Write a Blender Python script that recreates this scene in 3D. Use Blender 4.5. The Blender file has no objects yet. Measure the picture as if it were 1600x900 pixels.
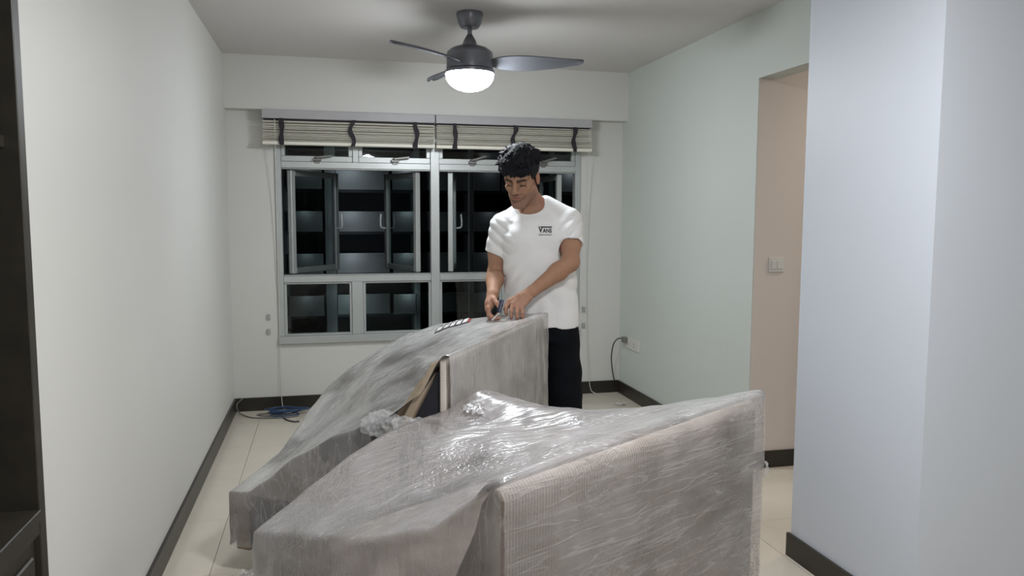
import bpy, bmesh, math, random
import numpy as np
from mathutils import Vector, Matrix, noise
from mathutils.bvhtree import BVHTree

random.seed(7)
SC = bpy.context.scene
COL = SC.collection

# ------------------------------------------------------------------ camera
FPX, YAW, PITCH, ROLL, CAM_H = 1211.49, math.radians(13.4633), math.radians(5.3262), math.radians(0.1923), 1.4673
fw = Vector((math.sin(YAW)*math.cos(PITCH), math.cos(YAW)*math.cos(PITCH), -math.sin(PITCH)))
rt = Vector((math.cos(YAW), -math.sin(YAW), 0)); up = rt.cross(fw)
rt2 = rt*math.cos(ROLL)+up*math.sin(ROLL); up2 = -rt*math.sin(ROLL)+up*math.cos(ROLL)
cd = bpy.data.cameras.new('camera'); cam = bpy.data.objects.new('camera', cd); COL.objects.link(cam)
cd.sensor_width = 36.0; cd.lens = FPX/1600*36.0; cd.clip_start = .02; cd.clip_end = 400
cam.matrix_world = Matrix(((rt2.x, up2.x, -fw.x, 0), (rt2.y, up2.y, -fw.y, 0), (rt2.z, up2.z, -fw.z, CAM_H), (0, 0, 0, 1)))
SC.camera = cam

# ------------------------------------------------------------------ world, lights, exposure
SC.view_settings.view_transform = 'Standard'; SC.view_settings.look = 'None'
SC.view_settings.gamma = 1; SC.view_settings.use_curve_mapping = False
SC.view_settings.exposure = 0.0
world = bpy.data.worlds.new('night'); SC.world = world; world.use_nodes = True
world.node_tree.nodes['Background'].inputs[0].default_value = (.05, .07, .1, 1)
world.node_tree.nodes['Background'].inputs[1].default_value = .02

def area_light(name, loc, size, power, color, rot=(0, 0, 0)):
    l = bpy.data.lights.new(name, 'AREA'); l.shape = 'DISK'; l.size = size; l.energy = power; l.color = color
    o = bpy.data.objects.new(name, l); COL.objects.link(o); o.location = loc; o.rotation_euler = rot
    return o
FAN_POWER = 132.0
l_ = bpy.data.lights.new('dining_ceiling_lamp', 'POINT'); l_.energy = 46; l_.shadow_soft_size = .16; l_.color = (.95, .97, 1.0)
o_ = bpy.data.objects.new('dining_ceiling_lamp', l_); COL.objects.link(o_); o_.location = (.7, -1.3, 2.32)
area_light('living_ceiling_lamp', (.85, 1.45, 2.52), .42, 48, (.96, .98, 1.0))
area_light('corridor_ceiling_light', (3.6, 3.42, 2.5), .3, 13, (1.0, .86, .72))

# ------------------------------------------------------------------ materials
MATS = {}
def new_mat(name):
    m = bpy.data.materials.new(name); m.use_nodes = True
    nt = m.node_tree; MATS[name] = m
    return m, nt, nt.nodes['Principled BSDF']
def link(nt, a, b): nt.links.new(a, b)
def node(nt, t, **kw):
    n = nt.nodes.new(t)
    for k, v in kw.items(): setattr(n, k, v)
    return n
def simple(name, col, rough=.6, metal=0, var=.05, vscale=6, bump=0, bscale=60, spec=.5, coords='Object'):
    m, nt, b = new_mat(name)
    b.inputs['Roughness'].default_value = rough; b.inputs['Metallic'].default_value = metal
    b.inputs['Specular IOR Level'].default_value = spec
    tc = node(nt, 'ShaderNodeTexCoord')
    n = node(nt, 'ShaderNodeTexNoise'); n.inputs['Scale'].default_value = vscale; n.inputs['Detail'].default_value = 3
    link(nt, tc.outputs[coords], n.inputs['Vector'])
    r = node(nt, 'ShaderNodeValToRGB')
    r.color_ramp.elements[0].color = (*[c*(1-var) for c in col], 1); r.color_ramp.elements[1].color = (*[min(1, c*(1+var)) for c in col], 1)
    r.color_ramp.elements[0].position = .3; r.color_ramp.elements[1].position = .7
    link(nt, n.outputs['Fac'], r.inputs['Fac']); link(nt, r.outputs['Color'], b.inputs['Base Color'])
    if bump:
        n2 = node(nt, 'ShaderNodeTexNoise'); n2.inputs['Scale'].default_value = bscale; n2.inputs['Detail'].default_value = 4
        link(nt, tc.outputs[coords], n2.inputs['Vector'])
        bp = node(nt, 'ShaderNodeBump'); bp.inputs['Strength'].default_value = bump; bp.inputs['Distance'].default_value = .01
        link(nt, n2.outputs['Fac'], bp.inputs['Height']); link(nt, bp.outputs['Normal'], b.inputs['Normal'])
    return m
simple('wall_white', (.66, .655, .625), .55, var=.015, vscale=1.2, bump=.03, bscale=90)
simple('wall_back', (.60, .595, .565), .55, var=.02, vscale=1.5, bump=.03, bscale=90)
simple('wall_green', (.55, .585, .55), .5, var=.015, vscale=1.2, bump=.03, bscale=90)
simple('wall_cool', (.57, .605, .665), .5, var=.015, vscale=1.2, bump=.03, bscale=90)
simple('wall_beige', (.64, .575, .52), .5, var=.015, vscale=1.2, bump=.03, bscale=90)
simple('ceiling_paint', (.60, .58, .565), .7, var=.015, vscale=1.0, bump=.03, bscale=90)
simple('baseboard_dark', (.022, .018, .013), .35, var=.15, vscale=9)
simple('tile', (.62, .565, .475), .16, var=.03, vscale=5, spec=.5)
simple('grout', (.38, .34, .28), .8)
simple('cabinet_wood', (.03, .026, .02), .45, var=.2, vscale=14)
simple('cabinet_inside', (.022, .02, .014), .5, var=.15, vscale=10)
simple('aluminium', (.44, .46, .45), .38, metal=.35, var=.04)
simple('aluminium_shaded', (.17, .19, .19), .45, metal=.4, var=.06)  # darker copy of aluminium: dimness of the outer leaf parts put into the colour
simple('handle_grey', (.16, .16, .15), .4, metal=.5)
simple('rail_grey', (.40, .39, .40), .5, var=.03)
simple('slat_cream', (.72, .69, .60), .5, var=.05, vscale=3)
simple('tape_dark', (.018, .015, .02), .8)
simple('cord_white', (.6, .58, .55), .6)
simple('plastic_white', (.62, .62, .57), .35, var=.02)
simple('plastic_grey', (.35, .35, .33), .4)
simple('cable_dark', (.03, .035, .03), .45)
simple('cable_grey', (.16, .16, .15), .5)
simple('cable_blue', (.02, .055, .13), .4)
simple('fan_grey', (.17, .175, .20), .30, metal=.5, var=.04)
simple('blade_grey', (.11, .115, .13), .45, metal=.2, var=.06)
simple('black_cloth', (.012, .012, .018), .85, var=.2, vscale=20)
simple('tan_fabric', (.38, .30, .22), .85, var=.08, vscale=14, bump=.3, bscale=400)
simple('grey_fabric', (.14, .14, .145), .9, var=.3, vscale=9, bump=.3, bscale=300)
simple('trouser', (.0045, .0055, .008), .9, var=.25, vscale=9, bump=.2, bscale=60, spec=.15)
simple('print_black', (.02, .02, .022), .7)
simple('tag_red', (.3, .03, .025), .7)
simple('hair', (.007, .0075, .011), .7, var=.4, vscale=60, bump=.5, bscale=200, spec=.2)
simple('knife_blue', (.012, .014, .05), .35)
simple('steel', (.75, .75, .76), .2, metal=1, var=.02)
simple('sticker_white', (.72, .70, .69), .4, var=.03)
simple('sticker_red', (.42, .035, .04), .4)
simple('sticker_ink', (.05, .045, .05), .5)
simple('concrete', (.34, .36, .36), .8, var=.12, vscale=.5)
simple('concrete_dark', (.05, .055, .06), .85, var=.2, vscale=.4)
simple('leaf_green', (.03, .055, .025), .7, var=.4, vscale=2)
simple('bark', (.05, .04, .03), .9)
simple('wood_foot', (.03, .022, .016), .5)

# sofa fabric: fine woven lines over warm grey beige
m, nt, b = new_mat('sofa_fabric'); b.inputs['Roughness'].default_value = .9
tc = node(nt, 'ShaderNodeTexCoord')
w1 = node(nt, 'ShaderNodeTexWave', bands_direction='X'); w1.inputs['Scale'].default_value = 34; w1.inputs['Distortion'].default_value = 1.2; w1.inputs['Detail'].default_value = 2
w2 = node(nt, 'ShaderNodeTexWave', bands_direction='Z'); w2.inputs['Scale'].default_value = 30; w2.inputs['Distortion'].default_value = 1.2; w2.inputs['Detail'].default_value = 2
for w in (w1, w2): link(nt, tc.outputs['Object'], w.inputs['Vector'])
mx = node(nt, 'ShaderNodeMath', operation='MULTIPLY_ADD'); link(nt, w2.outputs['Fac'], mx.inputs[0]); mx.inputs[1].default_value = .12; link(nt, w1.outputs['Fac'], mx.inputs[2])
n1 = node(nt, 'ShaderNodeTexNoise'); n1.inputs['Scale'].default_value = 7; link(nt, tc.outputs['Object'], n1.inputs['Vector'])
m2 = node(nt, 'ShaderNodeMath', operation='MULTIPLY_ADD'); link(nt, mx.outputs[0], m2.inputs[0]); m2.inputs[1].default_value = .50; link(nt, n1.outputs['Fac'], m2.inputs[2])
cr = node(nt, 'ShaderNodeValToRGB'); cr.color_ramp.elements[0].position = .35; cr.color_ramp.elements[1].position = 1.05
cr.color_ramp.elements[0].color = (.26, .225, .195, 1); cr.color_ramp.elements[1].color = (.54, .48, .435, 1)
link(nt, m2.outputs[0], cr.inputs['Fac']); link(nt, cr.outputs['Color'], b.inputs['Base Color'])
bp = node(nt, 'ShaderNodeBump'); bp.inputs['Strength'].default_value = .25; bp.inputs['Distance'].default_value = .004
link(nt, mx.outputs[0], bp.inputs['Height']); link(nt, bp.outputs['Normal'], b.inputs['Normal'])

# T-shirt cotton
simple('cotton_white', (.80, .80, .80), .85, var=.02, vscale=10, bump=.12, bscale=45)

# skin: colour attribute painted on the body (lips, brows, stubble are its own colours; eye-socket shade is painted in)
m, nt, b = new_mat('skin'); b.inputs['Roughness'].default_value = .62; b.inputs['Specular IOR Level'].default_value = .3
at_ = node(nt, 'ShaderNodeAttribute'); at_.attribute_name = 'skin_colour'
n1 = node(nt, 'ShaderNodeTexNoise'); n1.inputs['Scale'].default_value = 28
mr = node(nt, 'ShaderNodeMapRange'); mr.inputs['To Min'].default_value = .9; mr.inputs['To Max'].default_value = 1.08
link(nt, n1.outputs['Fac'], mr.inputs['Value'])
vm = node(nt, 'ShaderNodeVectorMath', operation='SCALE'); link(nt, at_.outputs['Color'], vm.inputs[0]); link(nt, mr.outputs['Result'], vm.inputs['Scale'])
link(nt, vm.outputs['Vector'], b.inputs['Base Color'])
b.inputs['Subsurface Weight'].default_value = .08; b.inputs['Subsurface Radius'].default_value = (.012, .005, .003); b.inputs['Subsurface Scale'].default_value = .5

# window glass: clear thin pane with fresnel reflection
m, nt, b = new_mat('glass'); nt.nodes.remove(b)
out = nt.nodes['Material Output']
tr = node(nt, 'ShaderNodeBsdfTransparent'); tr.inputs[0].default_value = (.80, .86, .84, 1)
gl = node(nt, 'ShaderNodeBsdfGlossy'); gl.inputs['Roughness'].default_value = .02; gl.inputs['Color'].default_value = (.9, .95, .95, 1)
fr = node(nt, 'ShaderNodeFresnel'); fr.inputs['IOR'].default_value = 1.5
gm = node(nt, 'ShaderNodeNewGeometry'); iv = node(nt, 'ShaderNodeMath', operation='SUBTRACT'); iv.inputs[0].default_value = 1.0; link(nt, gm.outputs['Backfacing'], iv.inputs[1])
fm = node(nt, 'ShaderNodeMath', operation='MULTIPLY'); link(nt, fr.outputs[0], fm.inputs[0]); link(nt, iv.outputs[0], fm.inputs[1])
ms = node(nt, 'ShaderNodeMixShader'); link(nt, fm.outputs[0], ms.inputs[0]); link(nt, tr.outputs[0], ms.inputs[1]); link(nt, gl.outputs[0], ms.inputs[2]); link(nt, ms.outputs[0], out.inputs['Surface'])

# lamp
def emit(name, col, s):
    m, nt, b = new_mat(name)
    b.inputs['Base Color'].default_value = (.8, .8, .8, 1); b.inputs['Emission Color'].default_value = (*col, 1); b.inputs['Emission Strength'].default_value = s
emit('lamp_dome', (.90, .95, 1.0), FAN_POWER)

# stretch film: many layers of clear plastic, hazy where it bunches
def film_mat(name, lo, hi, scale_vec, rot, tint=(.74, .72, .725), rough=.22, bstr=.5, line_amt=.14, detail=2.0):
    m, nt, b = new_mat(name); nt.nodes.remove(b)
    out = nt.nodes['Material Output']
    tc = node(nt, 'ShaderNodeTexCoord')
    def aniso(rot_, sc, det, dist):
        mp = node(nt, 'ShaderNodeMapping'); mp.inputs['Rotation'].default_value = rot_; mp.inputs['Scale'].default_value = sc
        r0 = node(nt, 'ShaderNodeMapping'); r0.inputs['Rotation'].default_value = rot_; link(nt, tc.outputs['Object'], r0.inputs['Vector'])
        mp.inputs['Rotation'].default_value = (0, 0, 0); link(nt, r0.outputs[0], mp.inputs['Vector'])
        n_ = node(nt, 'ShaderNodeTexNoise'); n_.inputs['Scale'].default_value = 1.0; n_.inputs['Detail'].default_value = det; n_.inputs['Roughness'].default_value = .55; n_.inputs['Distortion'].default_value = dist
        link(nt, mp.outputs[0], n_.inputs['Vector']); return n_.outputs['Fac']
    def ridge(src, w):
        u1 = node(nt, 'ShaderNodeMath', operation='SUBTRACT'); link(nt, src, u1.inputs[0]); u1.inputs[1].default_value = .5
        u2 = node(nt, 'ShaderNodeMath', operation='ABSOLUTE'); link(nt, u1.outputs[0], u2.inputs[0])
        u3 = node(nt, 'ShaderNodeMapRange', interpolation_type='SMOOTHSTEP'); u3.inputs['From Min'].default_value = 0; u3.inputs['From Max'].default_value = w; u3.inputs['To Min'].default_value = 1; u3.inputs['To Max'].default_value = 0
        link(nt, u2.outputs[0], u3.inputs['Value']); return u3.outputs['Result']
    def madd(x, k, y):
        n_ = node(nt, 'ShaderNodeMath', operation='MULTIPLY_ADD'); link(nt, x, n_.inputs[0]); n_.inputs[1].default_value = k
        if isinstance(y, float): n_.inputs[2].default_value = y
        else: link(nt, y, n_.inputs[2])
        return n_.outputs[0]
    a = aniso(rot, scale_vec, detail, .15)
    d = aniso((rot[0]+.1, rot[1]+.22, rot[2]-.55), tuple(v*.8 for v in scale_vec), 1.5, .3)
    c = aniso((0, 0, 0), (3.4, 3.4, 3.4), 3, .5)
    msk = aniso((0, 0, 0), (2.1, 2.1, 2.1), 1, 0)
    mk = node(nt, 'ShaderNodeMapRange', interpolation_type='SMOOTHSTEP'); mk.inputs['From Min'].default_value = .42; mk.inputs['From Max'].default_value = .62; link(nt, msk, mk.inputs['Value'])
    ra, rd = ridge(a, .022), ridge(d, .02)
    rm = node(nt, 'ShaderNodeMath', operation='MULTIPLY'); link(nt, rd, rm.inputs[0]); link(nt, mk.outputs['Result'], rm.inputs[1])
    lines = madd(rm.outputs[0], 1.0, ra)
    c2 = node(nt, 'ShaderNodeMapRange'); c2.inputs['From Min'].default_value = .3; c2.inputs['From Max'].default_value = .7; c2.inputs['To Min'].default_value = lo; c2.inputs['To Max'].default_value = hi
    link(nt, c, c2.inputs['Value'])
    alpha = node(nt, 'ShaderNodeMath', operation='MINIMUM'); link(nt, madd(lines, line_amt, c2.outputs['Result']), alpha.inputs[0]); alpha.inputs[1].default_value = .95
    # the film looks denser where it is seen at a slant (longer way through it)
    lw = node(nt, 'ShaderNodeLayerWeight'); lw.inputs['Blend'].default_value = .5
    pw = node(nt, 'ShaderNodeMath', operation='POWER'); link(nt, lw.outputs['Facing'], pw.inputs[0]); pw.inputs[1].default_value = 6.0
    am = node(nt, 'ShaderNodeMix'); am.data_type = 'FLOAT'; link(nt, pw.outputs[0], am.inputs['Factor']); link(nt, alpha.outputs[0], am.inputs['A']); am.inputs['B'].default_value = .75
    # fine crinkles in patches
    ck = aniso((0, 0, 0), (46, 46, 46), 2, .3); ckm = node(nt, 'ShaderNodeMath', operation='MULTIPLY'); link(nt, ridge(ck, .16), ckm.inputs[0]); link(nt, mk.outputs['Result'], ckm.inputs[1])
    bp = node(nt, 'ShaderNodeBump'); bp.inputs['Strength'].default_value = bstr; bp.inputs['Distance'].default_value = .012
    link(nt, madd(ckm.outputs[0], .22, madd(d, .8, madd(lines, .10, a))), bp.inputs['Height'])
    df = node(nt, 'ShaderNodeBsdfDiffuse'); df.inputs['Color'].default_value = (*tint, 1); link(nt, bp.outputs['Normal'], df.inputs['Normal'])
    tl = node(nt, 'ShaderNodeBsdfTranslucent'); tl.inputs['Color'].default_value = (*tint, 1)
    m0 = node(nt, 'ShaderNodeMixShader'); m0.inputs[0].default_value = .25; link(nt, df.outputs[0], m0.inputs[1]); link(nt, tl.outputs[0], m0.inputs[2])
    t = node(nt, 'ShaderNodeBsdfTransparent'); t.inputs[0].default_value = (.95, .94, .94, 1)
    m1 = node(nt, 'ShaderNodeMixShader'); link(nt, am.outputs['Result'], m1.inputs[0]); link(nt, t.outputs[0], m1.inputs[1]); link(nt, m0.outputs[0], m1.inputs[2])
    gl = node(nt, 'ShaderNodeBsdfGlossy'); gl.inputs['Roughness'].default_value = rough; gl.inputs['Color'].default_value = (1, 1, 1, 1); link(nt, bp.outputs['Normal'], gl.inputs['Normal'])
    fz = node(nt, 'ShaderNodeLayerWeight'); fz.inputs['Blend'].default_value = .32; link(nt, bp.outputs['Normal'], fz.inputs['Normal'])
    m2 = node(nt, 'ShaderNodeMixShader'); link(nt, fz.outputs['Fresnel'], m2.inputs[0]); link(nt, m1.outputs[0], m2.inputs[1]); link(nt, gl.outputs[0], m2.inputs[2])
    link(nt, m2.outputs[0], out.inputs['Surface'])
film_mat('film_tent', .14, .56, (3, 24, 10), (0, 0, .75), tint=(.69, .67, .675), line_amt=.2)
film_mat('film_panel', .12, .44, (2.0, 6, 30), (0, -.06, 0), line_amt=.14, tint=(.70, .68, .68))
film_mat('film_tent_thin', .08, .74, (3, 24, 10), (0, 0, .75), tint=(.82, .81, .79))
film_mat('film_panel_brightened', .28, .62, (16, 6, 2.2), (0, .05, 0), line_amt=.10, bstr=.35, tint=(.78, .75, .73))  # far back, upright streaks; denser white film stands in for light missing there
film_mat('film_side', .20, .42, (16, 20, 3.5), (0, 0, 0))
film_mat('film_crumple', .25, .50, (14, 14, 14), (0, 0, 0), tint=(.84, .84, .85), rough=.15)

# ------------------------------------------------------------------ object helpers
def put(name, me, mat, parent=None, loc=None, rot=None):
    o = bpy.data.objects.new(name, me); COL.objects.link(o)
    if mat is not None and len(me.materials) == 0: me.materials.append(MATS[mat])
    if parent is not None: o.parent = parent
    if loc is not None: o.location = loc
    if rot is not None: o.rotation_euler = rot
    return o
def empty(name, loc=(0, 0, 0), rotz=0, label=None, cat=None, group=None, kind=None):
    o = bpy.data.objects.new(name, None); COL.objects.link(o); o.location = loc; o.rotation_euler = (0, 0, rotz)
    o.empty_display_size = .1
    return tag(o, label, cat, group, kind)
def tag(o, label=None, cat=None, group=None, kind=None):
    if label: o['label'] = label
    if cat: o['category'] = cat
    if group: o['group'] = group
    if kind: o['kind'] = kind
    return o
def to_mesh(bm, name='m', smooth=False):
    bmesh.ops.recalc_face_normals(bm, faces=bm.faces)
    me = bpy.data.meshes.new(name); bm.to_mesh(me); bm.free()
    if smooth:
        for p in me.polygons: p.use_smooth = True
    return me
def box(bm, x0, x1, y0, y1, z0, z1):
    vs = [bm.verts.new((x, y, z)) for x in (x0, x1) for y in (y0, y1) for z in (z0, z1)]
    for f in ((0, 1, 3, 2), (4, 6, 7, 5), (0, 4, 5, 1), (2, 3, 7, 6), (0, 2, 6, 4), (1, 5, 7, 3)):
        bm.faces.new([vs[i] for i in f])
def boxes(*bs, bevel=0, seg=2):
    bm = bmesh.new()
    for b_ in bs: box(bm, *b_)
    if bevel: bmesh.ops.bevel(bm, geom=list(bm.edges), offset=bevel, segments=seg, affect='EDGES', profile=.6)
    return to_mesh(bm, smooth=False)
def smooth_angle(me, ang=40):
    for p in me.polygons: p.use_smooth = True
    me.set_sharp_from_angle(angle=math.radians(ang)); return me
def prism(poly, axis, a, b, bevel=0, seg=3):
    """poly: 2D points; extruded from a to b along axis ('x': poly=(y,z), 'y': poly=(x,z), 'z': poly=(x,y))"""
    bm = bmesh.new()
    def P(q, t): return {'x': (t, q[0], q[1]), 'y': (q[0], t, q[1]), 'z': (q[0], q[1], t)}[axis]
    A = [bm.verts.new(P(q, a)) for q in poly]; B = [bm.verts.new(P(q, b)) for q in poly]
    bm.faces.new(A); bm.faces.new(B[::-1]); n = len(poly)
    for i in range(n): bm.faces.new((A[i], B[i], B[(i+1) % n], A[(i+1) % n]))
    if bevel: bmesh.ops.bevel(bm, geom=list(bm.edges), offset=bevel, segments=seg, affect='EDGES', profile=.6)
    me = to_mesh(bm)
    return smooth_angle(me, 35) if bevel else me
def lathe(prof, n=40, cap=True):
    bm = bmesh.new(); rings = []
    for r, z in prof:
        if r < 1e-5: rings.append([bm.verts.new((0, 0, z))])
        else: rings.append([bm.verts.new((r*math.cos(2*math.pi*i/n), r*math.sin(2*math.pi*i/n), z)) for i in range(n)])
    for A, B in zip(rings, rings[1:]):
        for i in range(n):
            j = (i+1) % n
            if len(A) == 1 and len(B) > 1: bm.faces.new((A[0], B[i], B[j]))
            elif len(B) == 1 and len(A) > 1: bm.faces.new((A[i], B[0], A[j]))
            elif len(A) > 1: bm.faces.new((A[i], B[i], B[j], A[j]))
    if cap:
        for R in (rings[0], rings[-1]):
            if len(R) > 1: bm.faces.new(R)
    return smooth_angle(to_mesh(bm), 38)
def catmull(pts, sub=6):
    pts = [Vector(p) for p in pts]; out = []
    for i in range(len(pts)-1):
        p0 = pts[max(i-1, 0)]; p1 = pts[i]; p2 = pts[i+1]; p3 = pts[min(i+2, len(pts)-1)]
        for k in range(sub):
            t = k/sub
            out.append(.5*((2*p1)+(p2-p0)*t+(2*p0-5*p1+4*p2-p3)*t*t+(3*p1-p0-3*p2+p3)*t**3))
    out.append(pts[-1]); return out
def tube_bm(bm, pts, r, n=8):
    pts = [Vector(p) for p in pts]; rings = []; prev = None
    for i, p in enumerate(pts):
        t = (pts[min(i+1, len(pts)-1)]-pts[max(i-1, 0)]).normalized()
        a = prev if prev is not None else (Vector((0, 0, 1)) if abs(t.z) < .9 else Vector((1, 0, 0)))
        u = (a-t*a.dot(t)).normalized(); v = t.cross(u); prev = u
        rr = r(i/(len(pts)-1)) if callable(r) else r
        rings.append([bm.verts.new(p+(u*math.cos(2*math.pi*k/n)+v*math.sin(2*math.pi*k/n))*rr) for k in range(n)])
    for A, B in zip(rings, rings[1:]):
        for k in range(n): bm.faces.new((A[k], A[(k+1) % n], B[(k+1) % n], B[k]))
    bm.faces.new(rings[0][::-1]); bm.faces.new(rings[-1])
def tube(pts, r, n=8, sub=6):
    bm = bmesh.new(); tube_bm(bm, catmull(pts, sub) if sub else pts, r, n); return to_mesh(bm, smooth=True)
def struct(name, me, mat, parent=None):
    o = put(name, me, mat, parent)
    if parent is None: o['kind'] = 'structure'
    return o

# ------------------------------------------------------------------ the room
XL, XR, YB, XP, YPF, YPN, YC = -.6906, 2.3638, 6.02, 1.9378, 2.879, 2.155, 3.973
CEIL = 2.6; YF = -3.0; XE = 3.6; XC = 5.2
CAB_Y0, CAB_Y1, CAB_Z = .75, 2.02, 2.42
WX0, WX1, WZ0, WZ1 = -.36, 2.005, .50, 2.06     # window hole

floor = struct('floor', boxes((XL-.5, XC, YF, YB+.15, -.12, -.0045)), 'grout')
struct('ceiling', boxes((XL-.5, XC, YF, YB+.15, CEIL, CEIL+.12)), 'ceiling_paint')
struct('wall_left', boxes((XL-.12, XL, CAB_Y1, YB+.15, 0, CEIL), (XL-.12, XL, YF, CAB_Y0, 0, CEIL), (XL-.12, XL, CAB_Y0, CAB_Y1, CAB_Z, CEIL),
                          (XL-.5, XL-.42, CAB_Y0-.1, CAB_Y1+.1, 0, CEIL)), 'wall_white')
struct('wall_back', boxes((XL, WX0, YB, YB+.15, 0, CEIL), (WX1, XR+.12, YB, YB+.15, 0, CEIL), (WX0, WX1, YB, YB+.15, 0, WZ0), (WX0, WX1, YB, YB+.15, WZ1, CEIL)), 'wall_back')
struct('wall_right', boxes((XR, XR+.12, YC, YB, 0, CEIL), (XR, XR+.12, YPF, YC, 2.236, CEIL)), 'wall_green')
struct('wall_corridor', boxes((XR+.004, XC, YC-.002, YC+.1, 0, CEIL), (XC, XC+.1, YPN, YC+.1, 0, CEIL)), 'wall_beige')
struct('wall_pillar', boxes((XP, XC, YPN, YPF, 0, CEIL)), 'wall_cool')
struct('wall_near', boxes((XL-.12, XE+.12, YF-.12, YF, 0, CEIL), (XE, XE+.12, YF, YPN, 0, CEIL)), 'wall_white')
struct('trim_1', boxes((XL, XR, 5.903, YB, 2.2214, CEIL)), 'wall_back')
BH, BT = .10, .014
struct('baseboard_left', boxes((XL, XL+BT, CAB_Y1, YB, 0, BH)), 'baseboard_dark')
struct('baseboard_back', boxes((XL+BT, XR-BT, YB-BT, YB, 0, BH)), 'baseboard_dark')
struct('baseboard_right', boxes((XR-BT, XR, YC-BT, YB, 0, BH)), 'baseboard_dark')
struct('baseboard_corridor', boxes((XR, XC, YC-BT, YC-.002, 0, BH)), 'baseboard_dark')
struct('baseboard_pillar', boxes((XP-BT, XP, YPN-BT, YPF+BT, 0, BH), (XP, XE, YPN-BT, YPN, 0, BH)), 'baseboard_dark')

# polished floor tiles, 60 cm, laid with a thin joint
tile_cache = {}
TX = [XL-.002]+[-.49+.6*i for i in range(0, 10)]; TX = [x for x in TX if x < XC]+[XC]
TY = sorted([5.65-.6*i for i in range(0, 15) if 5.65-.6*i > YF]+[YB, YF])
for i in range(len(TX)-1):
    for j in range(len(TY)-1):
        if TX[i] > XR+.2 and TY[j] > YC: continue
        sx, sy = TX[i+1]-TX[i]-.003, TY[j+1]-TY[j]-.003
        if sx < .02 or sy < .02: continue
        k = (round(sx, 3), round(sy, 3))
        if k not in tile_cache:
            tile_cache[k] = boxes((-sx/2, sx/2, -sy/2, sy/2, -.009, 0), bevel=.0008, seg=1); tile_cache[k].materials.append(MATS['tile'])
        put('floor_tile', tile_cache[k], None, floor, ((TX[i]+TX[i+1])/2, (TY[j]+TY[j+1])/2, 0))

# ------------------------------------------------------------------ window
win = empty('window_1', (0, YB, 0), kind='structure'); win['label'] = 'wide aluminium window with open casements above fixed lower panes'
FY0, FY1 = -.012, .062
def bar(name, x0, x1, z0, z1, y0=FY0, y1=FY1, mat='aluminium', parent=win, bevel=.003):
    return put(name, boxes((x0, x1, y0, y1, z0, z1), bevel=bevel, seg=1), mat, parent)
bar('frame_sill', WX0, WX1, .50, .558, -.03); bar('frame_head', WX0, WX1, 2.0, WZ1)
bar('frame_jamb', WX0, WX0+.045, .558, 2.0); bar('frame_jamb', WX1-.045, WX1, .558, 2.0)
bar('mullion', .79, .858, .558, 2.0, -.016)
for a, b_ in ((WX0+.045, .79), (.858, WX1-.045)):
    bar('transom', a, b_, 1.815, 1.862); bar('transom', a, b_, .962, 1.012)
    bar('transom_lip', a, b_, 1.806, 1.815, -.004, .05); bar('transom_lip', a, b_, 1.012, 1.02, -.004, .05)
    mid = (a+b_)/2-.012
    bar('lower_mullion', mid-.042, mid+.042, .558, .962)
    bar('upper_mullion', mid-.022, mid+.022, 1.862, 2.0)
    # top-hung vents: sash frame, pane, handle
    for c, d in ((a, mid-.022), (mid+.022, b_)):
        s = bar('vent_sash', c, d, 1.862, 1.905, .0, .05)
        bar('sash_stile', c, c+.03, 1.905, 2.0, .0, .05, parent=s); bar('sash_stile', d-.03, d, 1.905, 2.0, .0, .05, parent=s)
        put('pane', boxes((c+.03, d-.03, .022, .028, 1.905, 2.0)), 'glass', s)
        hx = (c+d)/2
        h = put('vent_handle', boxes((hx-.03, hx+.03, -.03, .0, 1.868, 1.888), (hx-.018, hx+.018, -.018, .0, 1.85, 1.9), bevel=.003, seg=1), 'handle_grey', s)
        lv = put('handle_lever', boxes((0, .12, -.045, -.032, -.008, .008), bevel=.003, seg=1), 'handle_grey', s, (hx-.01, 0, 1.892), (0, -.12 if hx < .82 else -.3, 0))
    for c, d in ((a, mid-.042), (mid+.042, b_)):
        bar('bead', c, d, .558, .572, .0, .05); bar('bead', c, d, .948, .962, .0, .05); bar('bead', c, c+.02, .572, .948, .0, .05); bar('bead', d-.018, d, .572, .948, .0, .05)
        put('pane', boxes((c+.02, d-.018, .022, .028, .572, .948)), 'glass', win)
# open casement leaves
LZ0, LZ1 = 1.025, 1.803
def casement(hx, hy, tx, ty, handle=True):
    L = math.hypot(tx-hx, ty-hy); ang = math.atan2(ty-hy, tx-hx)
    c = bpy.data.objects.new('casement_leaf', None); COL.objects.link(c); c.parent = win; c.location = (hx, hy, 0); c.rotation_euler = (0, 0, ang); c.empty_display_size = .05
    sgn = -1
    for n_, a in (('stile', (0, .045, -.02, .02, LZ0, LZ1)), ('stile', (L-.045, L, -.02, .02, LZ0, LZ1)), ('rail', (.045, L-.045, -.02, .02, LZ0, LZ0+.045)), ('rail', (.045, L-.045, -.02, .02, LZ1-.045, LZ1))):
        put(n_, boxes(a, bevel=.004, seg=1), 'aluminium' if a[0] == 0 else 'aluminium_shaded', c)
    put('pane', boxes((.045, L-.045, -.003, .003, LZ0+.045, LZ1-.045)), 'glass', c)
    q = 1 if tx < hx else -1
    if handle: put('handle', tube([(L-.022, q*.02, 1.36), (L-.022, q*.06, 1.37), (L-.022, q*.065, 1.42), (L-.022, q*.06, 1.48)], .009), 'aluminium', c)
casement(-.262, .045, .09, .48); casement(.70, .045, .49, .54); casement(.952, .045, 1.066, .57); casement(1.845, .045, 1.83, .58)

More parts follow.
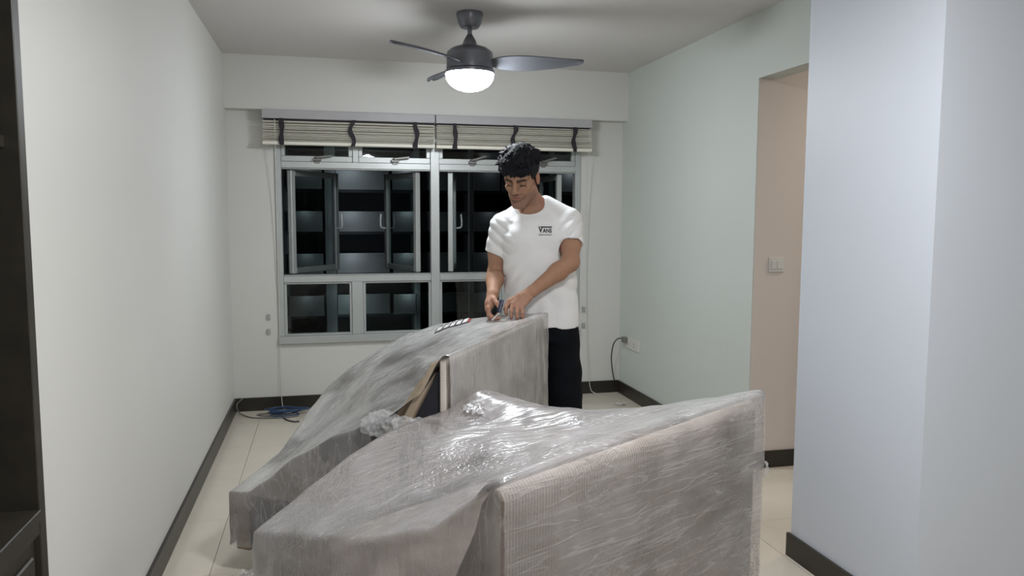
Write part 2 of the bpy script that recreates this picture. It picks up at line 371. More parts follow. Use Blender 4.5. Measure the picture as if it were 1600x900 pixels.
# ------------------------------------------------------------------ venetian blinds, pulled up
def blind(x0, x1, tapes, cord, label):
    t = empty('venetian_blind', ((x0+x1)/2, 5.935, 0), 0, label, 'blind', 'raised venetian blinds')
    L = (x1-x0)/2-.003
    put('head_rail', boxes((-L, L, -.05, .02, 2.158, 2.2205), bevel=.003, seg=1), 'rail_grey', t)
    put('rail_shade_strip', boxes((-L+.01, L-.01, -.03, .02, 2.146, 2.158)), 'tape_dark', t)  # dark solid strip standing in for the shade between rail and slats
    me = boxes((-L+.004, L-.004, -.05, .0, -.0022, .0022), bevel=.0018, seg=1); me.materials.append(MATS['slat_cream'])
    n = 15
    for i in range(n):
        put('slat', me, None, t, (random.uniform(-.003, .003), random.uniform(-.003, .003), 2.004+.0098*i), (random.uniform(-.06, .06), random.uniform(-.0008, .0008), 0))
    put('bottom_rail', boxes((-L+.002, L-.002, -.055, .005, 1.972, 1.996), bevel=.003, seg=1), 'slat_cream', t)
    for k, tx in enumerate(tapes):
        x = tx-(x0+x1)/2; w = (.003, .014, .008)[k % 3]
        bm = bmesh.new(); prev = None; ph = random.uniform(0, 6)
        for i in range(13):
            z = 2.158-.19*i/12; dx = w*math.sin(ph+i*.62); hw = .016+.003*math.sin(i*.9+ph); dy = -.0645-.006*abs(math.sin(i*.5+ph))
            r_ = [bm.verts.new((x+dx-hw, dy, z)), bm.verts.new((x+dx+hw, dy, z)), bm.verts.new((x+dx+hw, dy+.003, z)), bm.verts.new((x+dx-hw, dy+.003, z))]
            if prev:
                for q in range(4): bm.faces.new((prev[q], prev[(q+1) % 4], r_[(q+1) % 4], r_[q]))
            prev = r_
        put('ladder_tape', to_mesh(bm), 'tape_dark', t)
    if cord: put('pull_cord', tube([(c[0]-(x0+x1)/2, c[1]-5.935, c[2]) for c in cord], .0028, 6), 'cord_white', t)
    return t
blind(-.437, .814, (-.298, .198, .666), [(-.345, 5.88, 2.15), (-.35, 5.96, 1.6), (-.352, 6.0, .8), (-.35, 5.99, .12), (-.33, 5.96, .02), (-.325, 5.9, .012)], 'cream venetian blind pulled up over the left half of the window')
blind(.814, 2.06, (.961, 1.419, 1.903), [(2.03, 5.88, 2.15), (2.045, 5.96, 1.6), (2.06, 6.0, .9), (2.09, 5.99, .13), (2.12, 5.9, .02), (2.15, 5.82, .008)], 'cream venetian blind pulled up over the right half, above the man')
cl = prism([(-.012, -.02), (.012, -.02), (.012, -.006), (.005, 0), (.012, .006), (.012, .02), (-.012, .02), (-.012, .006), (-.005, 0), (-.012, -.006)], 'y', -.016, 0, bevel=.002, seg=1); cl.materials.append(MATS['plastic_grey'])
for x, z, lab in ((-.429, .708, 'small grey cord cleat left of window, upper one'), (-.432, .597, 'small grey cord cleat left of window, lower one'),
                  (2.042, .705, 'small grey cord cleat right of window, upper one'), (2.042, .572, 'small grey cord cleat right of window, lower one')):
    o = put('cord_cleat', cl, None, None, (x, YB, z)); tag(o, lab, 'cord cleat', 'cord cleats beside the window')

# ------------------------------------------------------------------ sockets, switch, cables
sk = empty('wall_socket', (XR, 5.735, .447), 0, 'white double wall socket with a dark cable plugged in', 'socket')
put('plate', boxes((-.009, 0, -.15, .15, -.045, .045), bevel=.004, seg=2), 'plastic_white', sk)
for y in (-.085, .06):
    put('switch_rocker', boxes((-.014, -.009, y-.012, y+.012, .005, .032), bevel=.002, seg=1), 'plastic_white', sk)
for y in (-.05,):
    for dy, dz in ((0, .01), (-.012, -.015), (.012, -.015)): put('pin_hole', boxes((-.0095, -.0088, y+dy-.003, y+dy+.003, dz-.006, dz+.006)), 'cable_dark', sk)
o = put('power_cable', tube([(XR-.03, 5.84, .47), (XR-.06, 5.88, .475), (XR-.085, 5.93, .42), (XR-.09, 5.96, .30), (XR-.07, 5.975, .17), (XR-.05, 5.99, .106)], .005), 'cable_dark')
tag(o, 'thin dark cable hanging from the wall socket to the baseboard', 'cable')
put('plug', boxes((XR-.045, XR-.009, 5.81, 5.865, .445, .495), bevel=.008, seg=2), 'cable_grey', o)
sw = empty('light_switch', (2.508, YC-.002, 1.193), 0, 'white light switch on the beige corridor wall', 'switch')
put('plate', boxes((-.048, .048, -.01, 0, -.043, .043), bevel=.004, seg=2), 'plastic_white', sw)
for x in (-.018, .018): put('rocker', boxes((x-.016, x+.016, -.015, -.01, -.025, .025), bevel=.002, seg=1), 'plastic_white', sw)

# cable coil on the floor in the corner
coil = empty('network_cable', (-.36, 5.83, 0), 0, 'loose coil of blue and grey cable on floor by window corner', 'cable')
bm = bmesh.new()
for k in range(7):
    rx, ry = random.uniform(.09, .15), random.uniform(.035, .07); cx, cy = random.uniform(.02, .08), random.uniform(-.02, .03)
    pts = [(cx+rx*math.cos(a), cy+ry*math.sin(a), .008+.006*k+.02*max(0, math.sin(a*1.0+k))*random.uniform(.3, 1)) for a in [2*math.pi*i/16 for i in range(17)]]
    tube_bm(bm, pts, .0042, 6)
put('blue_loops', to_mesh(bm, smooth=True), 'cable_blue', coil)
put('grey_lead', tube([(-.27, .165, .10), (-.31, .16, .06), (-.29, .08, .02), (-.2, -.03, .006), (-.08, -.08, .006), (.06, -.09, .006), (.14, -.06, .006)], .005), 'cable_grey', coil)
put('grey_loop', tube([(-.15, .05, .006), (-.05, .03, .012), (.05, -.02, .01), (.0, -.05, .006), (-.1, -.02, .006), (-.16, .03, .006)], .004), 'cable_grey', coil)
put('grey_tail', tube([(.03, -.08, .006), (.06, -.16, .006), (.11, -.22, .006), (.15, -.22, .006)], .005), 'cable_dark', coil)

# ------------------------------------------------------------------ built-in cabinet at the left
cx0, cx1 = XL-.40, XL+.022
cab = empty('display_cabinet', (0, 0, 0), 0, 'dark brown display cabinet at the left edge with open shelves above drawers', 'cabinet')
put('side_panel', boxes((cx0, cx1, CAB_Y1-.04, CAB_Y1-.001, .0, CAB_Z), bevel=.002, seg=1), 'cabinet_wood', cab)
put('side_panel', boxes((cx0, cx1, CAB_Y0+.001, CAB_Y0+.04, .0, CAB_Z), bevel=.002, seg=1), 'cabinet_wood', cab)
put('back_panel', boxes((cx0-.012, cx0, CAB_Y0+.001, CAB_Y1-.001, .0, CAB_Z)), 'cabinet_inside', cab)
put('top_panel', boxes((cx0, cx1, CAB_Y0+.04, CAB_Y1-.04, CAB_Z-.03, CAB_Z)), 'cabinet_wood', cab)
for z in (1.615, 2.02): put('shelf', boxes((cx0, cx1-.03, CAB_Y0+.04, CAB_Y1-.04, z, z+.028), bevel=.002, seg=1), 'cabinet_wood', cab)
put('counter', boxes((cx0, cx1+.004, CAB_Y0+.04, CAB_Y1-.04, .745, .775), bevel=.002, seg=1), 'cabinet_wood', cab)
put('apron', boxes((cx0, cx1-.002, CAB_Y0+.04, CAB_Y1-.04, .715, .745), bevel=.001, seg=1), 'cabinet_wood', cab)
put('plinth', boxes((cx0, cx1-.03, CAB_Y0+.04, CAB_Y1-.04, 0, .08)), 'cabinet_wood', cab)
for y0, y1 in ((CAB_Y0+.044, 1.378), (1.386, CAB_Y1-.044)):
    for z0, z1 in ((.085, .39), (.40, .705)):
        d = put('drawer', boxes((cx1-.03, cx1-.014, y0, y1, z0, z1), bevel=.002, seg=1), 'cabinet_wood', cab)
        put('front_panel', boxes((cx1-.014, cx1-.004, y0+.03, y1-.03, z0+.03, z1-.03), bevel=.004, seg=1), 'cabinet_wood', d)

# ------------------------------------------------------------------ ceiling fan with lamp
FX, FYY = .806, 4.409
fan = empty('ceiling_fan', (FX, FYY, 0), 0, 'grey ceiling fan with three blades and a lit white dome lamp', 'ceiling fan')
put('canopy', lathe([(0, 2.6), (.074, 2.6), (.075, 2.588), (.066, 2.545), (.055, 2.522), (.048, 2.516), (0, 2.516)]), 'fan_grey', fan)
put('downrod', lathe([(.013, 2.52), (.013, 2.47)], 20), 'fan_grey', fan)
put('coupling', lathe([(0, 2.482), (.014, 2.482), (.02, 2.472), (.034, 2.448), (.041, 2.43), (.043, 2.414), (0, 2.414)]), 'fan_grey', fan)
put('motor_housing', lathe([(0, 2.42), (.06, 2.418), (.1, 2.404), (.126, 2.385), (.131, 2.37), (.131, 2.29), (.12, 2.284), (0, 2.284)], 56), 'fan_grey', fan)
put('lamp_ring', lathe([(0, 2.288), (.13, 2.288), (.139, 2.281), (.139, 2.265), (.13, 2.262), (0, 2.262)], 56), 'fan_grey', fan)
lamp = put('lamp_dome', lathe([(.136, 2.262)]+[(.136*math.cos(a), 2.258-.092*math.sin(a)) for a in [math.pi/2*i/12 for i in range(0, 13)]], 56, cap=False), 'lamp_dome', fan)
def blade_mesh():
    bm = bmesh.new(); rows = []; n = 18
    for i in range(n+1):
        t = i/n; r = .12+.52*t
        half = .03+.062*math.sin(math.pi*min(1, t*1.0)**.75)*(1-.25*t) if t < 1 else .012
        half = max(half, .012); sweep = .035*math.sin(t*2.4); tw = math.radians(20-9*t)
        row = []
        for s in range(-3, 4):
            c = s/3*half; cam_ = .010*(1-(s/3)**2)
            row.append(Vector((r, sweep+c*math.cos(tw), -c*math.sin(tw)+cam_)))
        rows.append(row)
    for dz in (0, -.006):
        for row in rows: pass
    top = [[bm.verts.new(v) for v in row] for row in rows]; bot = [[bm.verts.new(v+Vector((0, 0, -.006))) for v in row] for row in rows]
    for G, f in ((top, 1), (bot, -1)):
        for i in range(n):
            for s in range(6):
                q = [G[i][s], G[i+1][s], G[i+1][s+1], G[i][s+1]]
                bm.faces.new(q if f > 0 else q[::-1])
    for i in range(n):
        bm.faces.new((top[i][0], bot[i][0], bot[i+1][0], top[i+1][0])); bm.faces.new((top[i][6], top[i+1][6], bot[i+1][6], bot[i][6]))
    for s in range(6):
        bm.faces.new((top[0][s], top[0][s+1], bot[0][s+1], bot[0][s])); bm.faces.new((top[n][s], bot[n][s], bot[n][s+1], top[n][s+1]))
    return smooth_angle(to_mesh(bm), 50)
bme = blade_mesh(); bme.materials.append(MATS['blade_grey'])
for k in range(3): put('fan_blade', bme, None, fan, (0, 0, 2.325), (0, 0, math.radians(-20+120*k)))

# ------------------------------------------------------------------ wrapped sofa halves
def interp(tab, x):
    if x <= tab[0][0]: return tab[0][1]
    for (a, za), (b_, zb) in zip(tab, tab[1:]):
        if x <= b_:
            t = (x-a)/(b_-a); t = t*t*(3-2*t)*.35+t*.65
            return za+(zb-za)*t
    return tab[-1][1]
def fbm(x, y, z, o=3):
    return noise.fractal(Vector((x, y, z)), 1.0, 2.0, o)

def film_shell(W, D, near, far, front, backz, zb, off, wr, seed, near_open=-1.0, du=.014, folds=None, mats=('film_tent', 'film_panel', 'film_side'), soft=2):
    """tented stretch film over a sofa half: top patch between four edge curves + four hanging sides"""
    nu, nv = int(W/du), int(D/du)
    def coons(u, v):
        s, t = u/W, v/D
        b0 = backz+(far[0][1]-backz)*s; b1 = interp(front, u); c0 = interp(near, v); c1 = interp(far, v)
        z = (1-t)*b0+t*b1+(1-s)*c0+s*c1
        z -= (1-s)*(1-t)*near[0][1]+s*(1-t)*far[0][1]+(1-s)*t*near[-1][1]+s*t*far[-1][1]
        return z
    bm = bmesh.new(); G = {}
    for i in range(nu+1):
        for j in range(nv+1):
            u, v = W*i/nu, D*j/nv
            z = coons(u, v)
            e = min(i, nu-i, j, nv-j)/8.0; e = min(1, e)
            # tension folds fanning out from the near back corner and the far front corner
            a1 = math.atan2(v+.05, u+.05); r1 = math.hypot(u, v)
            a2 = math.atan2(D-v+.08, W-u+.08); r2 = math.hypot(W-u, D-v)
            f = .5*math.sin(a1*34+3*fbm(u*3, v*3, seed))*math.exp(-r1*1.6)+.6*math.sin(a2*30+3*fbm(u*3, v*3, seed+5))*math.exp(-r2*1.5)
            # long creases running from the back top to the front edge
            q = (u*.8+v*.55); pz = (v*.8-u*.5)
            f += 1.1*fbm(q*1.6, pz*8, seed+2, 3)+.25*fbm(u*16, v*16, seed+9, 1)
            uu = -off+(W+2*off)*i/nu; vv = -off+(D+2*off)*j/nv
            G[i, j] = bm.verts.new((uu, vv, z+off+wr*f*(.25+.75*e)))
    ft = []
    for i in range(nu):
        for j in range(nv): ft.append(bm.faces.new((G[i, j], G[i+1, j], G[i+1, j+1], G[i, j+1])))
    sides = {}
    def skirt(edge, nrm, skip=lambda k: False, key='x'):
        rows = [[v for v in edge]]; nz = 40
        base = [v.co.copy() for v in edge]
        for k in range(1, nz+1):
            row = []
            for c in base:
                t = k/nz; z = c.z+(zb-c.z)*t
                sdist = c.x if abs(nrm[1]) else c.y
                w = wr*.8*max(-.1, fbm(sdist*5, z*16+sdist*4, seed+20, 3)+.45)*min(1, 8*t)
                if folds and nrm[1] < 0: w += folds(sdist, z)
                row.append(bm.verts.new((c.x+nrm[0]*w, c.y+nrm[1]*w, z)))
            rows.append(row)
        fs = []
        for a, b_ in zip(rows, rows[1:]):
            for k in range(len(edge)-1):
                if skip(base[k]): continue
                fs.append(bm.faces.new((a[k], a[k+1], b_[k+1], b_[k])))
        return fs
    fb = skirt([G[i, 0] for i in range(nu+1)], (0, -1))
    ff = skirt([G[i, nv] for i in range(nu+1)], (0, 1))
    fn = skirt([G[0, j] for j in range(nv+1)], (-1, 0), skip=lambda c: c.y < near_open)
    fa = skirt([G[nu, j] for j in range(nv+1)], (1, 0))
    bmesh.ops.remove_doubles(bm, verts=bm.verts, dist=.0006)
    for f in fb: f.material_index = 1
    for f in ff+fn+fa:
        if f.is_valid: f.material_index = 2
    bmesh.ops.delete(bm, geom=[v for v in bm.verts if not v.link_faces], context='VERTS')
    edge_v = [v for v in bm.verts if v.co.z > zb+.02]
    for _ in range(soft): bmesh.ops.smooth_vert(bm, verts=edge_v, factor=.3, use_axis_x=True, use_axis_y=True, use_axis_z=True)
    bmesh.ops.recalc_face_normals(bm, faces=bm.faces)
    me = bpy.data.meshes.new('film'); bm.to_mesh(me); bm.free()
    for p in me.polygons: p.use_smooth = True
    for n_ in mats: me.materials.append(MATS[n_])
    return me, coons

def sheet(w, h, seed, amp=.03, n=34, curl=.0):
    """crinkled irregular scrap of film in its own xy plane, height in z"""
    bm = bmesh.new(); V_ = {}
    for i in range(n+1):
        for j in range(n+1):
            a, b_ = i/n*2-1, j/n*2-1; r_ = math.sqrt(a*a+b_*b_)
            sq = max(abs(a), abs(b_)); ang = math.atan2(b_, a)
            k = (sq/r_ if r_ > 1e-6 else 1)*(1+.28*noise.noise(Vector((math.cos(ang)*1.6, math.sin(ang)*1.6, seed)))+.12*noise.noise(Vector((math.cos(ang)*6, math.sin(ang)*6, seed+3))))
            x, y = a*k*w/2, b_*k*h/2
            q = Vector((x/.06, y/.06, seed)); z = amp*(1-abs(noise.noise(q))*2.4)+amp*.5*(.5-abs(noise.noise(q*2.3)))+amp*.22*noise.noise(q*6)
            V_[i, j] = bm.verts.new((x, y, z*(1-.35*r_)+curl*r_*r_))
    for i in range(n):
        for j in range(n): bm.faces.new((V_[i, j], V_[i+1, j], V_[i+1, j+1], V_[i, j+1]))
    return to_mesh(bm, smooth=True)

def rounded(x0, x1, y0, y1, z0, z1, bev, seg=3):
    return smooth_angle(boxes((x0, x1, y0, y1, z0, z1), bevel=bev, seg=seg), 50)
def foot(parent, x, y, h=.1):
    me = lathe([(0, h), (.026, h), (.018, .004), (.016, 0), (0, 0)], 16); put('foot', me, 'wood_foot', parent, (x, y, 0))

# --- near half
S1 = .967
def h1(z): return 1.4673-(1.4673-z)*S1
def T1(tab): return [(a*S1, h1(z)) for a, z in tab]
W1, D1 = 1.136*S1, 1.04*S1
fs = empty('wrapped_sofa_section', (.343*S1, 1.511*S1, 0), math.atan2(.612, .957), 'film-wrapped beige sofa half in the foreground, nearest the camera', 'sofa', 'film-wrapped sofa halves')
put('back_panel', prism([(.006, .1), (.006, .90), (.02, .918), (.04, .914), (.07, .875), (.21, .45), (.21, .1)], 'x', .006, W1-.006, bevel=.010), 'sofa_fabric', fs)
put('seat_base', rounded(.012, W1-.012, .215, D1-.016, .1, .37, .035, 4), 'sofa_fabric', fs)
put('seat_cushion', rounded(.016, W1-.19, .27, D1-.022, .37, .486, .045, 4), 'sofa_fabric', fs)
put('back_cushion', prism([(.09, .50), (.085, .85), (.14, .86), (.30, .56), (.31, .49)], 'x', .10, W1-.2, bevel=.025), 'sofa_fabric', fs)
put('armrest', prism([(.22, .37), (.12, .82), (.44, .76), (.72, .70), (.97, .69), (1.0, .65), (1.0, .37)], 'x', W1-.18, W1-.01, bevel=.025), 'sofa_fabric', fs)
for x, y in ((.06, .08), (W1-.06, .08), (.06, D1-.08), (W1-.06, D1-.08)): foot(fs, x, y)
near1 = T1([(0, .92), (.05, .906), (.097, .85), (.236, .745), (.515, .633), (.76, .573), (.95, .52), (1.04, .496)])
far1 = T1([(0, .924), (.192, .861), (.442, .783), (.61, .741), (.731, .719), (.859, .708), (.95, .708), (1.04, .715)])
front1 = T1([(0, .496), (.05, .52), (.102, .544), (.22, .603), (.367, .669), (.48, .705), (.585, .725), (.70, .732), (.765, .738), (.83, .763), (.90, .786), (.96, .778), (1.0, .765), (1.08, .73), (1.136, .715)])
def folds1(u, z):      # loose folds of film on the outside of the back
    d = 0
    for pts, w, a in ((((.14, .64), (.35, .655), (.6, .65), (.85, .665), (1.0, .685), (1.12, .70)), .010, .009), (((.2, .53), (.34, .47), (.5, .46), (.62, .50), (.9, .47)), .016, .012), (((.5, .30), (.75, .47), (.95, .56)), .012, .008),
                      (((.38, .12), (.42, .36), (.5, .46)), .02, .012), (((.2, .57), (.45, .58), (.7, .54), (1.0, .60)), .012, .006), (((.3, .78), (.6, .80), (.95, .79)), .008, .004)):
        for (ua, za), (ub, zb_) in zip(pts, pts[1:]):
            if ua <= u <= ub:
                zz = za+(zb_-za)*(u-ua)/(ub-ua); d = max(d, a*math.exp(-((z-zz)/w)**2))
    return d
me1, co1 = film_shell(W1, D1, near1, far1, front1, h1(.92), .06, .014, .006, 3.0, folds=folds1, soft=5)
film1 = put('stretch_film', me1, None, fs); film1['label'] = 'wrinkled clear stretch film tented over the sofa half'
put('bunched_film', sheet(.26, .17, 4, .035), 'film_crumple', fs, (.86, .92, .765), (.1, 0, .3))
put('bunched_film', sheet(.30, .16, 9, .022), 'film_crumple', fs, (.62, .86, .715), (.15, -.1, .5))
put('film_flap', sheet(.05, .05, 2, .012, 10), 'film_crumple', fs, (W1+.02, -.015, .707), (1.4, 0, .3))

# --- far half
W2, D2 = 1.233, .955
rs = empty('wrapped_sofa_section', (.418, 2.74, 0), math.atan2(1.04, .662), 'film-wrapped beige sofa half with a red-edged white label, under the man\'s hands', 'sofa', 'film-wrapped sofa halves')
put('back_panel', rounded(.004, W2-.006, .006, .036, .1, .946, .010), 'sofa_fabric', rs)
put('back_slope', prism([(.036, .946), (.072, .928), (.39, .34), (.325, .34)], 'x', .004, W2-.02, bevel=.010), 'tan_fabric', rs)
put('end_cloth', prism([(.038, .11), (.038, .90), (.045, .90), (.33, .36), (.33, .11)], 'x', .02, .04), 'black_cloth', rs)
put('back_cushion', prism([(.11, .86), (.15, .86), (.45, .45), (.42, .36), (.40, .36)], 'x', .10, W2-.2, bevel=.02), 'tan_fabric', rs)
put('seat_base', rounded(.034, W2-.008, .34, D2-.004, .1, .325, .015), 'sofa_fabric', rs)
put('corner_post', rounded(.004, .034, D2-.07, D2-.004, .1, .325, .006), 'tan_fabric', rs)
put('base_cloth', rounded(.012, .033, .345, D2-.072, .1, .32, .004), 'grey_fabric', rs)
put('seat_cushion', rounded(.50, W2-.2, .42, D2-.06, .326, .45, .04, 4), 'grey_fabric', rs)
put('armrest', prism([(.05, .34), (.05, .93), (.30, .905), (.58, .84), (.77, .775), (.90, .66), (.93, .60), (.93, .34)], 'x', W2-.18, W2-.01, bevel=.025), 'sofa_fabric', rs)
for x, y in ((.06, .08), (W2-.06, .08), (.06, D2-.08), (W2-.06, D2-.08)): foot(rs, x, y)
near2 = [(0, .955), (.03, .952), (.115, .80), (.26, .70), (.45, .62), (.629, .52), (.80, .385), (.86, .342), (D2, .332)]
far2 = [(0, .964), (.18, .945), (.25, .940), (.394, .918), (.578, .880), (.769, .815), (.88, .755), (D2, .695)]
front2 = [(0, .332), (.146, .357), (.327, .395), (.45, .46), (.585, .544), (.756, .623), (.95, .67), (1.14, .69), (W2, .695)]
me2, co2 = film_shell(W2, D2, near2, far2, front2, .955, .12, .013, .005, 11.0, near_open=.30, mats=('film_tent_thin', 'film_panel_brightened', 'film_side'))
film2 = put('stretch_film', me2, None, rs); film2['label'] = 'wrinkled clear stretch film tented over the sofa half'
put('torn_film', sheet(.11, .17, 5, .020), 'film_crumple', rs, (-.02, .25, .69), (0, -1.2, .1))
put('torn_film', sheet(.07, .10, 6, .018), 'film_crumple', rs, (-.025, .16, .70), (.3, -1.0, .3))
put('torn_film', sheet(.06, .14, 12, .014), 'film_crumple', rs, (-.03, .07, .70), (.5, -.6, .2))
# sticker lying on the film of the far arm
bvh = BVHTree.FromPolygons([v.co[:] for v in me2.vertices], [p.vertices[:] for p in me2.polygons])
def drape(pts_uv, h):
    out_ = []
    for u, v in pts_uv:
        hit = bvh.ray_cast(Vector((u, v, 2)), Vector((0, 0, -1)))
        out_.append(Vector((u, v, (hit[0].z if hit[0] else .9)+h)))
    return out_
stk = bpy.data.objects.new('label_sticker', None); COL.objects.link(stk); stk.parent = rs; stk['label'] = 'white label with red edge and black bars'
def patch(name, quad, mat, h, n=4):
    """quad: four (u,v) corners; draped slab"""
    bm = bmesh.new(); rows = []
    for i in range(n+1):
        row = []
        for j in range(n+1):
            s, t = i/n, j/n
            q = [quad[0][k]*(1-s)*(1-t)+quad[1][k]*s*(1-t)+quad[2][k]*s*t+quad[3][k]*(1-s)*t for k in (0, 1)]
            row.append(drape([q], h)[0])
        rows.append(row)
    T = [[bm.verts.new(p) for p in r_] for r_ in rows]; B = [[bm.verts.new(p-Vector((0, 0, .002))) for p in r_] for r_ in rows]
    for i in range(n):
        for j in range(n):
            bm.faces.new((T[i][j], T[i+1][j], T[i+1][j+1], T[i][j+1])); bm.faces.new((B[i][j], B[i][j+1], B[i+1][j+1], B[i+1][j]))
    for i in range(n):
        for X, Y in ((0, 0), (n, n)):
            bm.faces.new((T[i][X], B[i][X], B[i+1][X], T[i+1][X])); bm.faces.new((T[X][i], T[X][i+1], B[X][i+1], B[X][i]))
    return put(name, to_mesh(bm), mat, stk)
# sticker frame in (u,v): long axis a, short axis b
def place_sticker(c, a, b_):
    def P(s, t): return (c[0]+a[0]*s+b_[0]*t, c[1]+a[1]*s+b_[1]*t)
    patch('paper', [P(0, 0), P(1, 0), P(1, 1), P(0, 1)], 'sticker_ink', .003, 6)
    for k in range(5):
        s0 = .05+k*.19
        patch('white_field', [P(s0, .10), P(s0+.13, .10), P(s0+.13, .88), P(s0, .88)], 'sticker_white', .0055, 3)
        if k < 4:
            patch('ink_bar', [P(s0+.03, .55), P(s0+.06, .55), P(s0+.06, .8), P(s0+.03, .8)], 'sticker_ink', .0075, 1)
            patch('ink_bar', [P(s0+.08, .55), P(s0+.10, .55), P(s0+.10, .8), P(s0+.08, .8)], 'sticker_ink', .0075, 1)
    patch('red_edge', [P(.97, .0), P(1.03, .0), P(1.03, 1.25), P(.97, 1.25)], 'sticker_red', .006, 3)
    patch('red_edge', [P(.80, .92), P(1.0, .92), P(1.0, 1.0), P(.80, 1.0)], 'sticker_red', .006, 3)
STK = ((1.01, .52), (.125, -.135), (.165, .04))
place_sticker(*STK)

# film scraps
o = put('film_scrap', sheet(.26, .22, 8, .05), 'film_crumple', None, (-.30, 3.02, .03)); tag(o, 'crumpled clear film lying on floor left of the nearest sofa half', 'plastic film')
o = put('film_scrap', sheet(.10, .08, 3, .016, 16), 'film_crumple', None, (2.20, 5.57, .012)); tag(o, 'tiny crumpled film scrap on floor near the right baseboard', 'plastic film')
